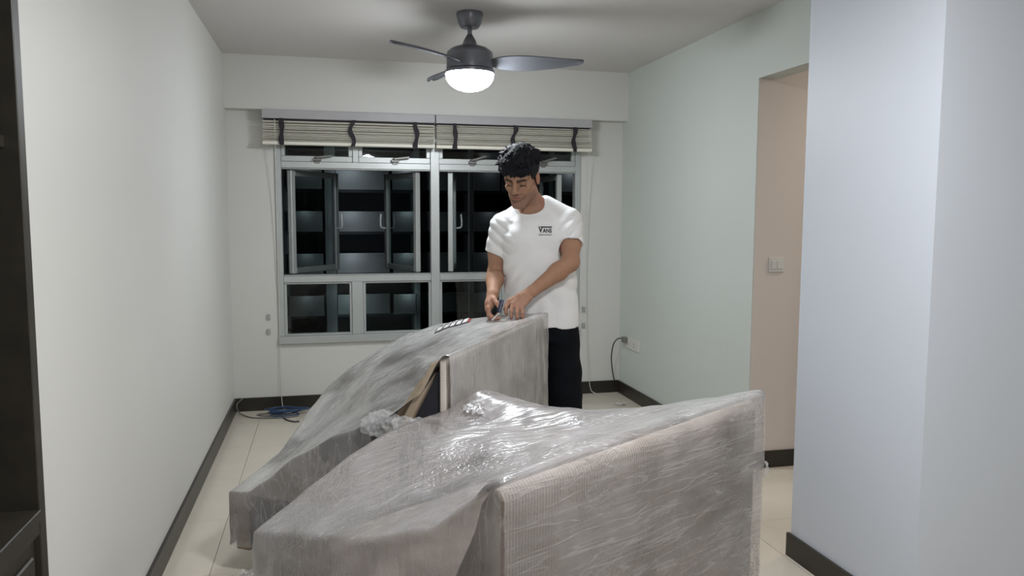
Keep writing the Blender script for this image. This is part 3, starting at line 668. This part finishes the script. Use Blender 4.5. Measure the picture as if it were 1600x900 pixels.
# ------------------------------------------------------------------ person (signed distance field -> one continuous surface)
class Field:
    def __init__(s, xs, ys, zs):
        s.x, s.y, s.z = [np.asarray(a, np.float32) for a in (xs, ys, zs)]
        s.D = np.full((len(s.x), len(s.y), len(s.z)), .5, np.float32)
    def sub(s, lo, hi):
        r = []
        for a, l, h in zip((s.x, s.y, s.z), lo, hi):
            i0 = max(0, int(np.searchsorted(a, l))-1); i1 = min(len(a), int(np.searchsorted(a, h))+1); r.append(slice(i0, max(i1, i0)))
        return tuple(r)
    def P(s, sl): return s.x[sl[0]][:, None, None], s.y[sl[1]][None, :, None], s.z[sl[2]][None, None, :]
    def apply(s, fn, lo, hi, k, mode='add'):
        m = k+.02
        sl = s.sub([l-m for l in lo], [h+m for h in hi])
        if 0 in s.D[sl].shape: return
        d = fn(*s.P(sl)); a = s.D[sl]
        if mode == 'add':
            h = np.clip(.5+.5*(a-d)/k, 0, 1); s.D[sl] = a*(1-h)+d*h-k*h*(1-h)
        else:
            h = np.clip(.5-.5*(a+d)/k, 0, 1); s.D[sl] = a*(1-h)+(-d)*h+k*h*(1-h)
    def cone(s, a, b_, ra, rb, k=.015, mode='add', cut0=False, cut1=False):
        a = np.array(a, float); b_ = np.array(b_, float); ab = b_-a; L2 = ab@ab; L = math.sqrt(L2)
        def fn(X, Y, Z):
            px, py, pz = X-a[0], Y-a[1], Z-a[2]
            t0 = (px*ab[0]+py*ab[1]+pz*ab[2])/L2; t = np.clip(t0, 0, 1)
            d = np.sqrt((px-t*ab[0])**2+(py-t*ab[1])**2+(pz-t*ab[2])**2)-(ra+(rb-ra)*t)
            if cut1: d = np.maximum(d, (t0-1)*L)
            if cut0: d = np.maximum(d, -t0*L)
            return d.astype(np.float32)
        r = max(ra, rb); s.apply(fn, np.minimum(a, b_)-r, np.maximum(a, b_)+r, k, mode)
    def chain(s, pts, rs, k=.006):
        for i in range(len(pts)-1): s.cone(pts[i], pts[i+1], rs[i], rs[i+1], k)
    def ell(s, c, r, k=.015, mode='add', R=None, warp=None):
        c = np.array(c, float); r = np.array(r, float)
        def fn(X, Y, Z):
            q = [X-c[0], Y-c[1], Z-c[2]]
            if R is not None: q = [R[0][i]*q[0]+R[1][i]*q[1]+R[2][i]*q[2] for i in range(3)]
            k0 = np.sqrt((q[0]/r[0])**2+(q[1]/r[1])**2+(q[2]/r[2])**2); k1 = np.sqrt((q[0]/r[0]**2)**2+(q[1]/r[1]**2)**2+(q[2]/r[2]**2)**2)+1e-9
            return (k0*(k0-1)/k1).astype(np.float32)
        m = r if R is None else np.full(3, r.max()); s.apply(fn, c-m, c+m, k, mode)
    def elcyl(s, pts, k=.02, mode='add', zcut=None):
        """stack of (cx,cy,z,rx,ry): vertical column with elliptic sections"""
        zs = np.array([p[2] for p in pts]); A = np.array(pts, float)
        def fn(X, Y, Z):
            cx, cy, rx, ry = [np.interp(Z, zs, A[:, i]) for i in (0, 1, 3, 4)]
            q = np.sqrt(((X-cx)/rx)**2+((Y-cy)/ry)**2)
            d = (q-1)*np.minimum(rx, ry)
            lo = zs[0] if zcut is None else zcut(X, Y)
            d = np.maximum(d, np.maximum(lo-Z, Z-zs[-1]))
            return d.astype(np.float32)
        lo = [(A[:, 0]-A[:, 3]).min(), (A[:, 1]-A[:, 4]).min(), zs[0]-.02]; hi = [(A[:, 0]+A[:, 3]).max(), (A[:, 1]+A[:, 4]).max(), zs[-1]]
        s.apply(fn, lo, hi, k, mode)
    def disp(s, fn, lo, hi):
        sl = s.sub(lo, hi); s.D[sl] += fn(*s.P(sl)).astype(np.float32)
    def mesh(s):
        D = s.D; S = D < 0
        nx, ny, nz = D.shape
        c = np.zeros((nx-1, ny-1, nz-1), np.uint8)
        for i in (0, 1):
            for j in (0, 1):
                for k in (0, 1): c += S[i:nx-1+i, j:ny-1+j, k:nz-1+k]
        act = (c > 0) & (c < 8); I = np.argwhere(act); idx = -np.ones(act.shape, np.int64); idx[act] = np.arange(len(I))
        V = np.zeros((len(I), 3)); N = np.zeros(len(I))
        cor = [(i, j, k) for i in (0, 1) for j in (0, 1) for k in (0, 1)]
        val = [D[I[:, 0]+o[0], I[:, 1]+o[1], I[:, 2]+o[2]] for o in cor]
        ax = (s.x, s.y, s.z)
        for a in range(8):
            for d_ in range(3):
                if cor[a][d_]: continue
                o2 = list(cor[a]); o2[d_] = 1; b_ = cor.index(tuple(o2))
                va, vb = val[a], val[b_]; m = (va < 0) != (vb < 0)
                t = np.where(m, va/np.where(m, va-vb, 1), 0)
                for q in range(3):
                    pa = ax[q][I[:, q]+cor[a][q]]; pb = ax[q][I[:, q]+o2[q]]
                    V[:, q] += np.where(m, pa+(pb-pa)*t, 0)
                N += m
        V /= N[:, None]
        F = []
        for d_ in range(3):
            e, f = (d_+1) % 3, (d_+2) % 3
            sl0 = [slice(None)]*3; sl1 = [slice(None)]*3; sl0[d_] = slice(0, -1); sl1[d_] = slice(1, None)
            ch = S[tuple(sl0)] != S[tuple(sl1)]
            E_ = np.argwhere(ch); lim = D.shape
            ok = (E_[:, e] > 0) & (E_[:, f] > 0) & (E_[:, e] < lim[e]-1) & (E_[:, f] < lim[f]-1); E_ = E_[ok]
            qs = []
            for de, df in ((-1, -1), (0, -1), (0, 0), (-1, 0)):
                q = E_.copy(); q[:, e] += de; q[:, f] += df; qs.append(idx[q[:, 0], q[:, 1], q[:, 2]])
            q = np.stack(qs, 1); ins = S[E_[:, 0], E_[:, 1], E_[:, 2]]
            q[~ins] = q[~ins][:, ::-1]; F.append(q)
        F = np.concatenate(F); F = F[(F >= 0).all(1)]
        me = bpy.data.meshes.new('sdf')
        me.vertices.add(len(V)); me.vertices.foreach_set('co', V.astype(np.float32).ravel())
        me.loops.add(F.size); me.loops.foreach_set('vertex_index', F.astype(np.int32).ravel())
        me.polygons.add(len(F)); me.polygons.foreach_set('loop_start', np.arange(0, F.size, 4, dtype=np.int32))
        me.polygons.foreach_set('use_smooth', np.ones(len(F), bool))
        me.update(calc_edges=True); me.validate()
        return me, V
def lap(me, V, it=2, lam=.5):
    n = len(V); E_ = np.zeros(len(me.edges)*2, np.int32); me.edges.foreach_get('vertices', E_); E_ = E_.reshape(-1, 2)
    deg = np.bincount(E_.ravel(), minlength=n)[:, None]
    for _ in range(it):
        S = np.zeros_like(V)
        for q in range(3): S[:, q] = np.bincount(E_[:, 0], V[E_[:, 1], q], n)+np.bincount(E_[:, 1], V[E_[:, 0], q], n)
        V = V+lam*(S/np.maximum(deg, 1)-V)
    me.vertices.foreach_set('co', V.astype(np.float32).ravel()); me.update(); return V
def span(*segs):
    """segs: (start, end, step) ... -> increasing coordinates"""
    out_ = []
    for a, b_, st in segs: out_ += list(np.arange(a, b_-1e-6, st))
    return out_+[segs[-1][1]]

MAN = (1.1184, 4.0, 0); MROT = -math.radians(15.621)
person = empty('person', MAN, MROT, 'man in a white T-shirt and black trousers cutting the film open with a small knife', 'person')

# head frame
HS = 1.115
ca, sa = math.cos(math.radians(25)), math.sin(math.radians(25)); cb, sb_ = math.cos(math.radians(-17)), math.sin(math.radians(-17))
cr_, sr_ = math.cos(math.radians(2)), math.sin(math.radians(2))
RX = np.array([[1, 0, 0], [0, ca, -sa], [0, sa, ca]]); RZ = np.array([[cb, -sb_, 0], [sb_, cb, 0], [0, 0, 1]]); RYr = np.array([[cr_, 0, sr_], [0, 1, 0], [-sr_, 0, cr_]])
HR = RZ @ RX @ RYr; HC = np.array([-.108, -.058, 1.664])
def hp(x, y, z): return HC+HR @ (np.array([x, y, z])*HS)
def head_ell(F, c, r, k=.01, mode='add'): F.ell(hp(*c), np.array(r)*HS, k, mode, R=HR)
def head_cone(F, a, b_, ra, rb, k=.008, mode='add'): F.cone(hp(*a), hp(*b_), ra*HS, rb*HS, k, mode)

def build_body():
    F = Field(span((-.34, .30, .0033)), span((-.36, .24, .0036)), span((-.01, .86, .014), (.86, 1.10, .0033), (1.10, 1.46, .006), (1.46, 1.82, .0028)))
    # torso and legs (under the clothes)
    F.elcyl([(0, .0, .80, .13, .09), (0, 0, .92, .15, .095), (-.005, 0, 1.08, .14, .085), (-.02, 0, 1.28, .165, .10), (-.03, 0, 1.42, .15, .085), (-.035, .01, 1.47, .08, .06)], .03)
    for x in (-.095, .115):
        F.cone((x, .0, .86), (x*1.1, .0, .48), .078, .055, .03); F.cone((x*1.1, 0, .48), (x*1.15, .02, .08), .052, .036, .02)
        F.cone((x*1.15, .02, .045), (x*1.2, -.16, .03), .04, .028, .02)
    # neck
    F.cone((-.035, .025, 1.45), hp(0, .035, -.045), .068, .058, .025); F.cone((-.16, .01, 1.44), (-.02, .02, 1.50), .05, .05, .03); F.cone((.11, .01, 1.46), (-.02, .02, 1.52), .05, .05, .03)
    # arms
    sR, eR, wR = (-.215, .01, 1.415), (-.246, .045, 1.155), (-.250, -.175, 1.062)
    sL, eL, wL = (.150, .0, 1.43), (.152, -.135, 1.228), (-.050, -.215, 1.080)
    for sh, el, wr in ((sR, eR, wR), (sL, eL, wL)):
        sh, el, wr = map(np.array, (sh, el, wr))
        F.cone(sh, el, .055, .045, .02); F.ell((sh*.45+el*.55), (.053, .053, .06), .03)
        F.cone(el, el*.68+wr*.32, .045, .047, .02); F.cone(el*.68+wr*.32, wr, .047, .029, .02)
    # right hand (image left): C-shaped pinch on the knife
    wR = np.array(wR)
    F.cone(wR, (-.262, -.222, 1.020), .028, .026, .014); F.cone((-.262, -.205, 1.02), (-.268, -.232, .995), .024, .018, .012)
    kn = [(-.266, -.252, 1.000), (-.271, -.236, .993), (-.272, -.219, .990), (-.268, -.203, .992)]
    for i, (kx, ky, kz) in enumerate(kn):
        F.cone((-.256, -.205, 1.035), (kx, ky, kz), .017, .0125, .008)
        l = (1.0, 1.05, .98, .85)[i]
        F.chain([(kx, ky, kz), (kx+.006*l, ky-.016*l, kz-.034*l), (kx+.030*l, ky-.022*l, kz-.050*l), (kx+.054*l, ky-.020*l, kz-.046*l)], [.0115, .0100, .0092, .0080], .0035)
    F.chain([(-.247, -.205, 1.045), (-.240, -.238, 1.042), (-.222, -.262, 1.026), (-.207, -.270, 1.000)], [.019, .014, .0115, .009], .006)
    # left hand (image right): back of hand to the camera, fingers curled onto the film
    wL = np.array(wL)
    F.cone(wL, (-.100, -.236, 1.056), .029, .027, .014)
    kn = [(-.163, -.244, 1.036), (-.143, -.258, 1.024), (-.121, -.266, 1.014), (-.099, -.266, 1.008)]
    for i, (kx, ky, kz) in enumerate(kn):
        F.cone((-.085+.006*i, -.232-.003*i, 1.062-.004*i), (kx, ky, kz), .021, .0130, .010)
        l = (1.0, 1.08, 1.0, .82)[i]; dx = (-.014, -.006, .002, .008)[i]
        F.chain([(kx, ky, kz), (kx+dx*l, ky-.020*l, kz-.030*l), (kx+dx*l, ky-.012*l, kz-.056*l), (kx+dx*.6*l-.004, ky+.006*l, kz-.068*l)], [.0118, .0104, .0095, .0080], .0032)
    F.chain([(-.095, -.225, 1.050), (-.135, -.212, 1.030), (-.165, -.222, 1.010), (-.184, -.234, .992)], [.020, .014, .0115, .009], .006)
    # head
    head_ell(F, (0, .012, .045), (.074, .096, .082), .02)
    head_ell(F, (0, -.028, -.030), (.061, .064, .082), .025)
    head_cone(F, (-.050, .0, -.055), (-.016, -.072, -.106), .022, .019, .02); head_cone(F, (.050, .0, -.055), (.016, -.072, -.106), .022, .019, .02)
    head_ell(F, (0, -.080, -.104), (.020, .014, .016), .015)
    head_ell(F, (0, -.06, .05), (.056, .034, .04), .02)
    for sg in (-1, 1):
        head_ell(F, (sg*.044, -.058, -.020), (.018, .018, .015), .016)
        head_cone(F, (sg*.012, -.092, .024), (sg*.050, -.076, .026), .0085, .0075, .010)
        head_ell(F, (sg*.032, -.098, .006), (.019, .013, .012), .010, 'sub')
        head_ell(F, (sg*.032, -.079, .006), (.0150, .0125, .0125), .004)
        head_ell(F, (sg*.077, .012, -.004), (.009, .020, .032), .006); head_ell(F, (sg*.086, .004, -.004), (.004, .008, .016), .004, 'sub')
        head_ell(F, (sg*.0125, -.102, -.030), (.0085, .011, .0085), .005)
    head_cone(F, (0, -.091, .020), (0, -.113, -.022), .0075, .0115, .008)
    head_ell(F, (0, -.113, -.026), (.0115, .010, .009), .006)
    head_ell(F, (0, -.084, -.058), (.026, .016, .020), .012)
    head_ell(F, (0, -.0985, -.0545), (.021, .0055, .0045), .003); head_ell(F, (0, -.0975, -.0665), (.018, .006, .0055), .003)
    me, V = F.mesh(); V = lap(me, V, 1, .4)
    # skin colours, with eye-socket shade painted in
    base = np.array([.385, .215, .138]); C = np.tile(base, (len(V), 1)); rng = np.random.default_rng(2)
    q = ((V-HC) @ HR)/HS; x, y, z = np.abs(q[:, 0]), q[:, 1], q[:, 2]
    head = (np.abs(q) < .16).all(1) & (V[:, 2] > 1.47)
    def soft(v, a, b_): t = np.clip((v-a)/(b_-a), 0, 1); return t*t*(3-2*t)
    def mixc(mask, col, f):
        w = (np.asarray(mask, float)*f)[:, None]; C[:] = C*(1-w)+np.array(col)*w
    front = head & (y < -.04)
    jaw = head*soft(-z, .036, .060)*soft(-y, -.045, -.005)*(1-soft(-z, .118, .135))*(1-((x < .022) & (np.abs(z+.060) < .012)))
    mixc(jaw, (.16, .10, .075), .50)
    mixc(front*(1-soft(x, .020, .034))*np.exp(-((z+.045)/.0055)**2), (.12, .075, .06), .6)      # moustache stubble
    mixc(front*(1-soft(x, .016, .023))*(y < -.085)*(np.abs(z+.060) < .0105), (.29, .12, .095), .7)
    mixc(front*(x < .021)*(y < -.08)*np.exp(-((z+.0605)/.0018)**2), (.10, .03, .025), .8)
    eye = front*np.exp(-((x-.032)/.017)**4)
    mixc(eye*np.exp(-((z-.006)/.016)**4), (.20, .11, .075), .55)  # shade of the sockets painted over the eyelids
    mixc(eye*np.exp(-((z+.0015+.9*(x-.032)**2/.02)/.0045)**4), (.02, .014, .012), .9)
    zb_ = .0215+.16*(x-.012)-2.4*np.clip(x-.036, 0, 1)**2*9
    mixc(front*soft(x, .006, .012)*(1-soft(x, .050, .058))*np.exp(-((z-zb_)/(.0092-.05*x))**4), (.018, .013, .011), .93)
    mixc(head & (x > .068) & (y > -.02), (.42, .20, .14), .5)
    hand = (V[:, 2] < 1.06) & (V[:, 1] < -.20); mixc(hand, (.44, .235, .17), .6)
    at = me.color_attributes.new('skin_colour', 'FLOAT_COLOR', 'POINT')
    at.data.foreach_set('color', np.concatenate([np.clip(C, 0, 1), np.ones((len(C), 1))], 1).astype(np.float32).ravel())
    return me
body = put('body', build_body(), 'skin', person)

def build_hair():
    F = Field(span((-.31, .08, .003)), span((-.26, .12, .003)), span((1.54, 1.90, .003)))
    head_ell(F, (0, .012, .056), (.086, .106, .088), .01)
    head_ell(F, (0, -.040, .100), (.080, .066, .040), .03)
    rng = random.Random(5)
    def lock(p0, d, b_, L, r0):
        p1 = p0+d*L*.5; p2 = p1+(d+b_)*L*.5
        head_cone(F, p0, p1, r0, r0*.72, .010); head_cone(F, p1, p2, r0*.72, r0*.18, .006)
    for k in range(330):      # locks swept forward over the crown
        th = rng.uniform(-math.pi, math.pi); ph = rng.uniform(.05, 1.4)
        n_ = np.array([math.sin(ph)*math.sin(th), -math.sin(ph)*math.cos(th), math.cos(ph)])
        p0 = np.array([0, .004, .060])+n_*np.array([.078, .100, .082])
        fwd = max(0, -n_[1]); L = rng.uniform(.026, .044)
        d = n_*.42+np.array([rng.uniform(-.45, .45), -.55*n_[2]-.45*fwd, .10-.25*fwd]); d /= np.linalg.norm(d)
        lock(p0, d, np.array([rng.uniform(-.4, .4), -.2*fwd, -.3]), L, rng.uniform(.010, .014))
    def cut(X, Y, Z):
        q = [X-HC[0], Y-HC[1], Z-HC[2]]; h = [(HR[0][i]*q[0]+HR[1][i]*q[1]+HR[2][i]*q[2])/HS for i in range(3)]
        t = np.clip((h[1]+.066)/.085, 0, 1); t = t*t*(3-2*t)
        zc = .056-.058*t-.060*np.clip((h[1]-.022)/.05, 0, 1)
        zc = zc-.040*np.exp(-((h[1]+.026)/.015)**2)*np.clip((np.abs(h[0])-.05)/.015, 0, 1)
        return zc-h[2]+.003*np.sin(h[0]*260)+.002*np.sin(h[0]*410+1)
    sl = F.sub((-1, -1, 0), (1, 1, 3)); F.D = np.maximum(F.D, cut(*F.P(sl)).astype(np.float32))
    for k in range(34):      # fringe falling on the forehead
        x0 = rng.uniform(-.070, .066); p0 = np.array([x0, -.088+abs(x0)*.42, .082]); p1 = p0+np.array([rng.uniform(-.012, .012), -.018, -.010]); p2 = p1+np.array([rng.uniform(-.014, .014), .002, -.020-rng.uniform(0, .012)])
        head_cone(F, p0, p1, .015, .010, .006); head_cone(F, p1, p2, .010, .0030, .004)
    me, V = F.mesh(); lap(me, V, 1, .3)
    return me
put('hair', build_hair(), 'hair', person)

def build_shirt():
    F = Field(span((-.36, .30, .0045)), span((-.22, .22, .0045)), span((.82, 1.60, .0045)))
    hem = lambda X, Y: .872-.02*(X-.2)/.2*.5+.004*np.sin(X*40)
    F.elcyl([(.005, 0, .83, .198, .130), (.004, 0, .95, .196, .126), (-.002, 0, 1.10, .193, .124), (-.012, -.003, 1.25, .197, .130), (-.022, -.004, 1.36, .200, .128), (-.032, .0, 1.44, .170, .105), (-.035, .01, 1.50, .10, .075), (-.035, .015, 1.54, .05, .05)], .03, zcut=hem)
    F.ell((-.09, -.058, 1.345), (.10, .07, .075), .04); F.ell((.06, -.058, 1.355), (.10, .07, .075), .04)      # chest
    F.cone((-.205, .008, 1.412), (-.10, .02, 1.492), .062, .056, .03); F.cone((.145, .0, 1.445), (.02, .02, 1.522), .064, .054, .03)
    F.cone((-.205, .008, 1.412), (-.243, .028, 1.268), .070, .062, .022, cut1=True)
    F.cone((.147, .0, 1.435), (.150, -.082, 1.318), .070, .070, .022, cut1=True)
    # folds in the cloth
    def folds(X, Y, Z):
        def rg(ph): return .5-np.abs(np.sin(ph))            # creased ridges
        def at(cx, cz, wx, wz): return np.exp(-((X-cx)/wx)**2-((Z-cz)/wz)**2)
        wob = 1.3*np.sin(9*Z+4*X)+.8*np.sin(17*X-6*Z)
        d = .013*rg(30*X+6*Z+wob)*at(.02, .93, .22, .08)
        d = d+.016*rg(44*(Z*.85-X*.5)+wob)*at(-.15, 1.10, .07, .13)
        d = d+.012*rg(40*(Z*.8+X*.6)+wob)*at(.10, 1.10, .10, .10)
        d = d+.013*rg(60*(X*.55+Z*.83)+wob)*at(-.23, 1.36, .06, .09)
        d = d+.013*rg(58*(X*.5-Z*.85)+wob)*at(.17, 1.39, .055, .08)
        d = d+.009*rg(36*(X*.75-Z*.66)+wob)*at(-.11, 1.39, .08, .07)+.008*rg(34*(X*.75+Z*.66)+wob)*at(.09, 1.40, .06, .06)
        return d*(Y < .05)
    F.disp(folds, (-1, -1, 0), (1, 1, 3))
    # hollow sleeves, neck and hem
    F.cone((-.232, .022, 1.305), (-.252, .035, 1.22), .053, .053, .004, 'sub', cut0=True)
    F.cone((.150, -.056, 1.353), (.150, -.12, 1.26), .060, .060, .004, 'sub', cut0=True)
    nk = hp(0, .02, -.07)
    F.cone((-.050, .002, 1.478), (-.076, -.052, 1.60), .074, .098, .008, 'sub', cut0=True)
    F.elcyl([(.005, 0, .80, .186, .118), (.004, 0, .93, .184, .114)], .004, 'sub')
    me, V = F.mesh(); lap(me, V, 1, .5)
    return me
shirt_me = build_shirt()
shirt = put('t_shirt', shirt_me, 'cotton_white', person)
sbvh = BVHTree.FromPolygons([v.co[:] for v in shirt_me.vertices], [p.vertices[:] for p in shirt_me.polygons])
def on_shirt(x, z, lift):
    h = sbvh.ray_cast(Vector((x, -.5, z)), Vector((0, 1, 0)))
    return (h[0].y if h[0] else -.12)-lift
# collar band
def ring(c, ax, r, n=40):
    ax = Vector(ax).normalized(); u = ax.cross(Vector((0, 1, 0))).normalized(); v = ax.cross(u)
    return [Vector(c)+u*r[0]*math.cos(2*math.pi*i/n)+v*r[1]*math.sin(2*math.pi*i/n) for i in range(n+1)]
# chest print
def text_mesh(body_, size, off):
    cu = bpy.data.curves.new('lettering', 'FONT'); cu.body = body_; cu.size = size; cu.offset = off; cu.resolution_u = 3; cu.align_x = 'LEFT'
    o = bpy.data.objects.new('tmp_text', cu); COL.objects.link(o); dg = bpy.context.evaluated_depsgraph_get(); dg.update()
    me = bpy.data.meshes.new_from_object(o.evaluated_get(dg)); bpy.data.objects.remove(o); bpy.data.curves.remove(cu); return me
def print_on(me, x0, z0, w, h, lift=.0022):
    co = np.array([v.co[:] for v in me.vertices]); lo, hi = co.min(0), co.max(0)
    bm = bmesh.new(); bm.from_mesh(me); bmesh.ops.triangulate(bm, faces=bm.faces)
    for v in bm.verts:
        x = x0+(v.co.x-lo[0])/(hi[0]-lo[0])*w; z = z0+(v.co.y-lo[1])/(hi[1]-lo[1])*h
        v.co = Vector((x, on_shirt(x, z, lift), z))
    m_ = bpy.data.meshes.new('print'); bm.to_mesh(m_); bm.free(); return m_
def strip_on(x0, x1, z0, z1, n=8, lift=.0024):
    bm = bmesh.new(); pr = None
    for i in range(n+1):
        x = x0+(x1-x0)*i/n; a = bm.verts.new((x, on_shirt(x, z0, lift), z0)); b_ = bm.verts.new((x, on_shirt(x, z1, lift), z1))
        if pr: bm.faces.new((pr[0], a, b_, pr[1]))
        pr = (a, b_)
    return to_mesh(bm)
put('chest_lettering', print_on(text_mesh('V', 1, .03), -.016, 1.380, .024, .033), 'print_black', shirt)
put('chest_lettering', print_on(text_mesh('ANS', 1, .03), .006, 1.380, .047, .022), 'print_black', shirt)
put('chest_lettering_bar', strip_on(-.004, .054, 1.4065, 1.4125), 'print_black', shirt)
for i in range(13):      # the tiny line under it, too small to read
    put('chest_small_print', strip_on(-.014+i*.0052, -.0105+i*.0052, 1.3675, 1.372, 1), 'print_black', shirt)
# collar rib: follows the rim of the neck hole
pts = []
ax_ = Vector((-.026, -.054, .122)).normalized(); c0 = Vector((-.050, .002, 1.478)); uu = ax_.cross(Vector((0, 1, 0))).normalized(); vv = ax_.cross(uu)
for i in range(48):
    a = 2*math.pi*i/48; d = uu*math.cos(a)+vv*math.sin(a); top_ = None
    for k in range(60):      # climb the wall of the hole until the cloth ends
        t = .14*k/59; h = sbvh.ray_cast(c0+ax_*t, d)
        if h[0] and (h[0]-c0-ax_*t).length < .115: top_ = h[0].copy()
        elif top_ is not None: break
    if top_ is not None: pts.append(top_)
if len(pts) > 30:
    n_ = len(pts); sm = [sum((pts[(i+j) % n_] for j in range(-2, 3)), Vector())/5 for i in range(n_)]; sm.append(sm[0].copy())
    put('collar_band', tube(sm, .0065, 8, 0), 'cotton_white', shirt)
tg = put('sleeve_tag', boxes((.205, .213, -.085, -.073, 1.322, 1.336), bevel=.001, seg=1), 'tag_red', shirt)

def build_trousers():
    F = Field(span((-.28, .30, .007)), span((-.20, .20, .007)), span((.03, 1.0, .007)))
    F.elcyl([(.005, 0, .80, .165, .105), (.005, 0, .97, .170, .104)], .03)
    for sg, x0, x1 in ((1, .108, .135), (-1, -.100, -.125)):
        F.cone((x0, .0, .84), (x1, -.005, .52), .098, .094, .03); F.cone((x1, -.005, .52), (x1*1.02, .012, .06), .094, .078, .02, cut1=True)
    F.disp(lambda X, Y, Z: .005*np.sin(24*Z+14*X+2*np.sin(9*Z))*np.exp(-((Z-.5)/.35)**2)+0*Y, (-1, -1, 0), (1, 1, 2))
    F.cone((.138, .012, .10), (.14, .012, .02), .06, .062, .004, 'sub', cut0=True); F.cone((-.128, .012, .10), (-.13, .012, .02), .06, .062, .004, 'sub', cut0=True)
    me, V = F.mesh(); lap(me, V, 2, .5); return me
put('trousers', build_trousers(), 'trouser', person)

# knife held between the hands (a thing of its own)
kn = empty('cutter_knife', MAN, MROT, 'small knife with dark blue handle and steel blade in the man\'s hand', 'knife')
A, B, C_ = Vector((-.196, -.262, 1.045)), Vector((-.212, -.284, .982)), Vector((-.246, -.305, .944))
def bar_between(p, q, w, t, taper=1.0):
    d = (q-p); L = d.length; me = prism([(-w, 0), (w, 0), (w*taper, L), (-w*taper, L)], 'y', -t, t, bevel=min(w*taper, t)*.5, seg=1)
    R_ = d.to_track_quat('Z', 'Y').to_matrix().to_4x4(); R_.translation = p; me.transform(R_); return me
h_ = put('handle', bar_between(A, B, .010, .007), 'knife_blue', kn)
put('grip_ring', bar_between(A.lerp(B, .35), A.lerp(B, .5), .0125, .009), 'knife_blue', h_)
put('blade', bar_between(B, C_, .0075, .0045, .4), 'steel', kn)

# ------------------------------------------------------------------ outside: the block across the road at night
bl = empty('apartment_block', (0, 50, -14), 0, 'dim apartment block across the street with rows of lit parapets, seen through the window', 'building')
bl_z = -14
def bbox(name, x0, x1, y0, y1, z0, z1, mat='concrete'): return put(name, boxes((x0, x1, y0, y1, z0-bl_z, z1-bl_z)), mat, bl)
bbox('back_wall', -14, 30, 2.2, 2.6, -14, 14, 'concrete_dark')
for f in range(-4, 4):
    z = .45+2.62*f
    bbox('floor_slab', -14, 30, -.1, 2.2, z-.18, z, 'concrete_dark')
    for x0, x1, y in ((-14, -2.6, .0), (-2.3, -.2, -.5), (.65, 3.9, 0), (4.1, 5.5, -.5), (5.7, 9.0, .0), (9.3, 11.0, -.5), (11.2, 14.4, .0), (14.7, 16.6, -.5), (16.8, 30, 0)):
        p_ = bbox('parapet', x0, x1, y-.1, y, z, z+1.18)
        bbox('coping', x0, x1, y-.16, y+.04, z+1.18, z+1.25).parent = p_
    for x in (-2.45, .45, 4.0, 9.15, 14.55): pass
for x0, x1 in ((-2.6, -2.3), (-.05, .6), (5.5, 5.8), (9.0, 9.3), (14.4, 14.7), (20, 20.4)):
    bbox('column', x0, x1, -.55, 2.2, -14, 14)
for f in range(-4, 4):
    z = .45+2.62*f
    for x, e in ((1.5, 20), (-1.2, 3), (5.0, 6), (10.3, 1.2), (15.8, 5)):
        l = bpy.data.lights.new('walkway_lamp', 'POINT'); l.energy = e; l.shadow_soft_size = .12; l.color = (.82, .92, 1.0)
        o = bpy.data.objects.new('walkway_lamp', l); COL.objects.link(o); o.location = (x, 50-1.1, z+1.3)

def tree(x, y, z0, h, r, seed, label):
    rg = random.Random(seed); t = empty('tree', (x, y, z0), 0, label, 'tree', 'trees below the window at night')
    put('trunk', tube([(0, 0, 0), (.1, 0, h*.4), (-.05, .1, h*.75)], lambda s: .22*(1-.6*s), 8), 'bark', t)
    bm = bmesh.new()
    for k in range(2600):
        d = Vector((rg.gauss(0, 1), rg.gauss(0, 1), rg.gauss(0, 1))).normalized(); rr = rg.uniform(.55, 1)
        rr *= 1+.35*noise.noise(d*2+Vector((seed, 0, 0)))
        p_ = Vector((d.x*r*rr, d.y*r*rr, h*.8+d.z*r*.75*rr)); a = Vector((rg.gauss(0, 1), rg.gauss(0, 1), rg.gauss(0, 1))).normalized(); b_ = a.orthogonal().normalized(); s_ = rg.uniform(.1, .2)
        bm.faces.new([bm.verts.new(p_+a*s_), bm.verts.new(p_+b_*s_*.5), bm.verts.new(p_-a*s_), bm.verts.new(p_-b_*s_*.5)])
    me = bpy.data.meshes.new('leaves'); bm.to_mesh(me); bm.free()
    put('foliage', me, 'leaf_green', t)
tree(-1.0, 30, -9.5, 6.2, 2.4, 1, 'dark leafy tree behind the lower left window pane')
tree(4.2, 33, -10.2, 6.0, 2.3, 2, 'dark leafy tree behind the second lower window pane')
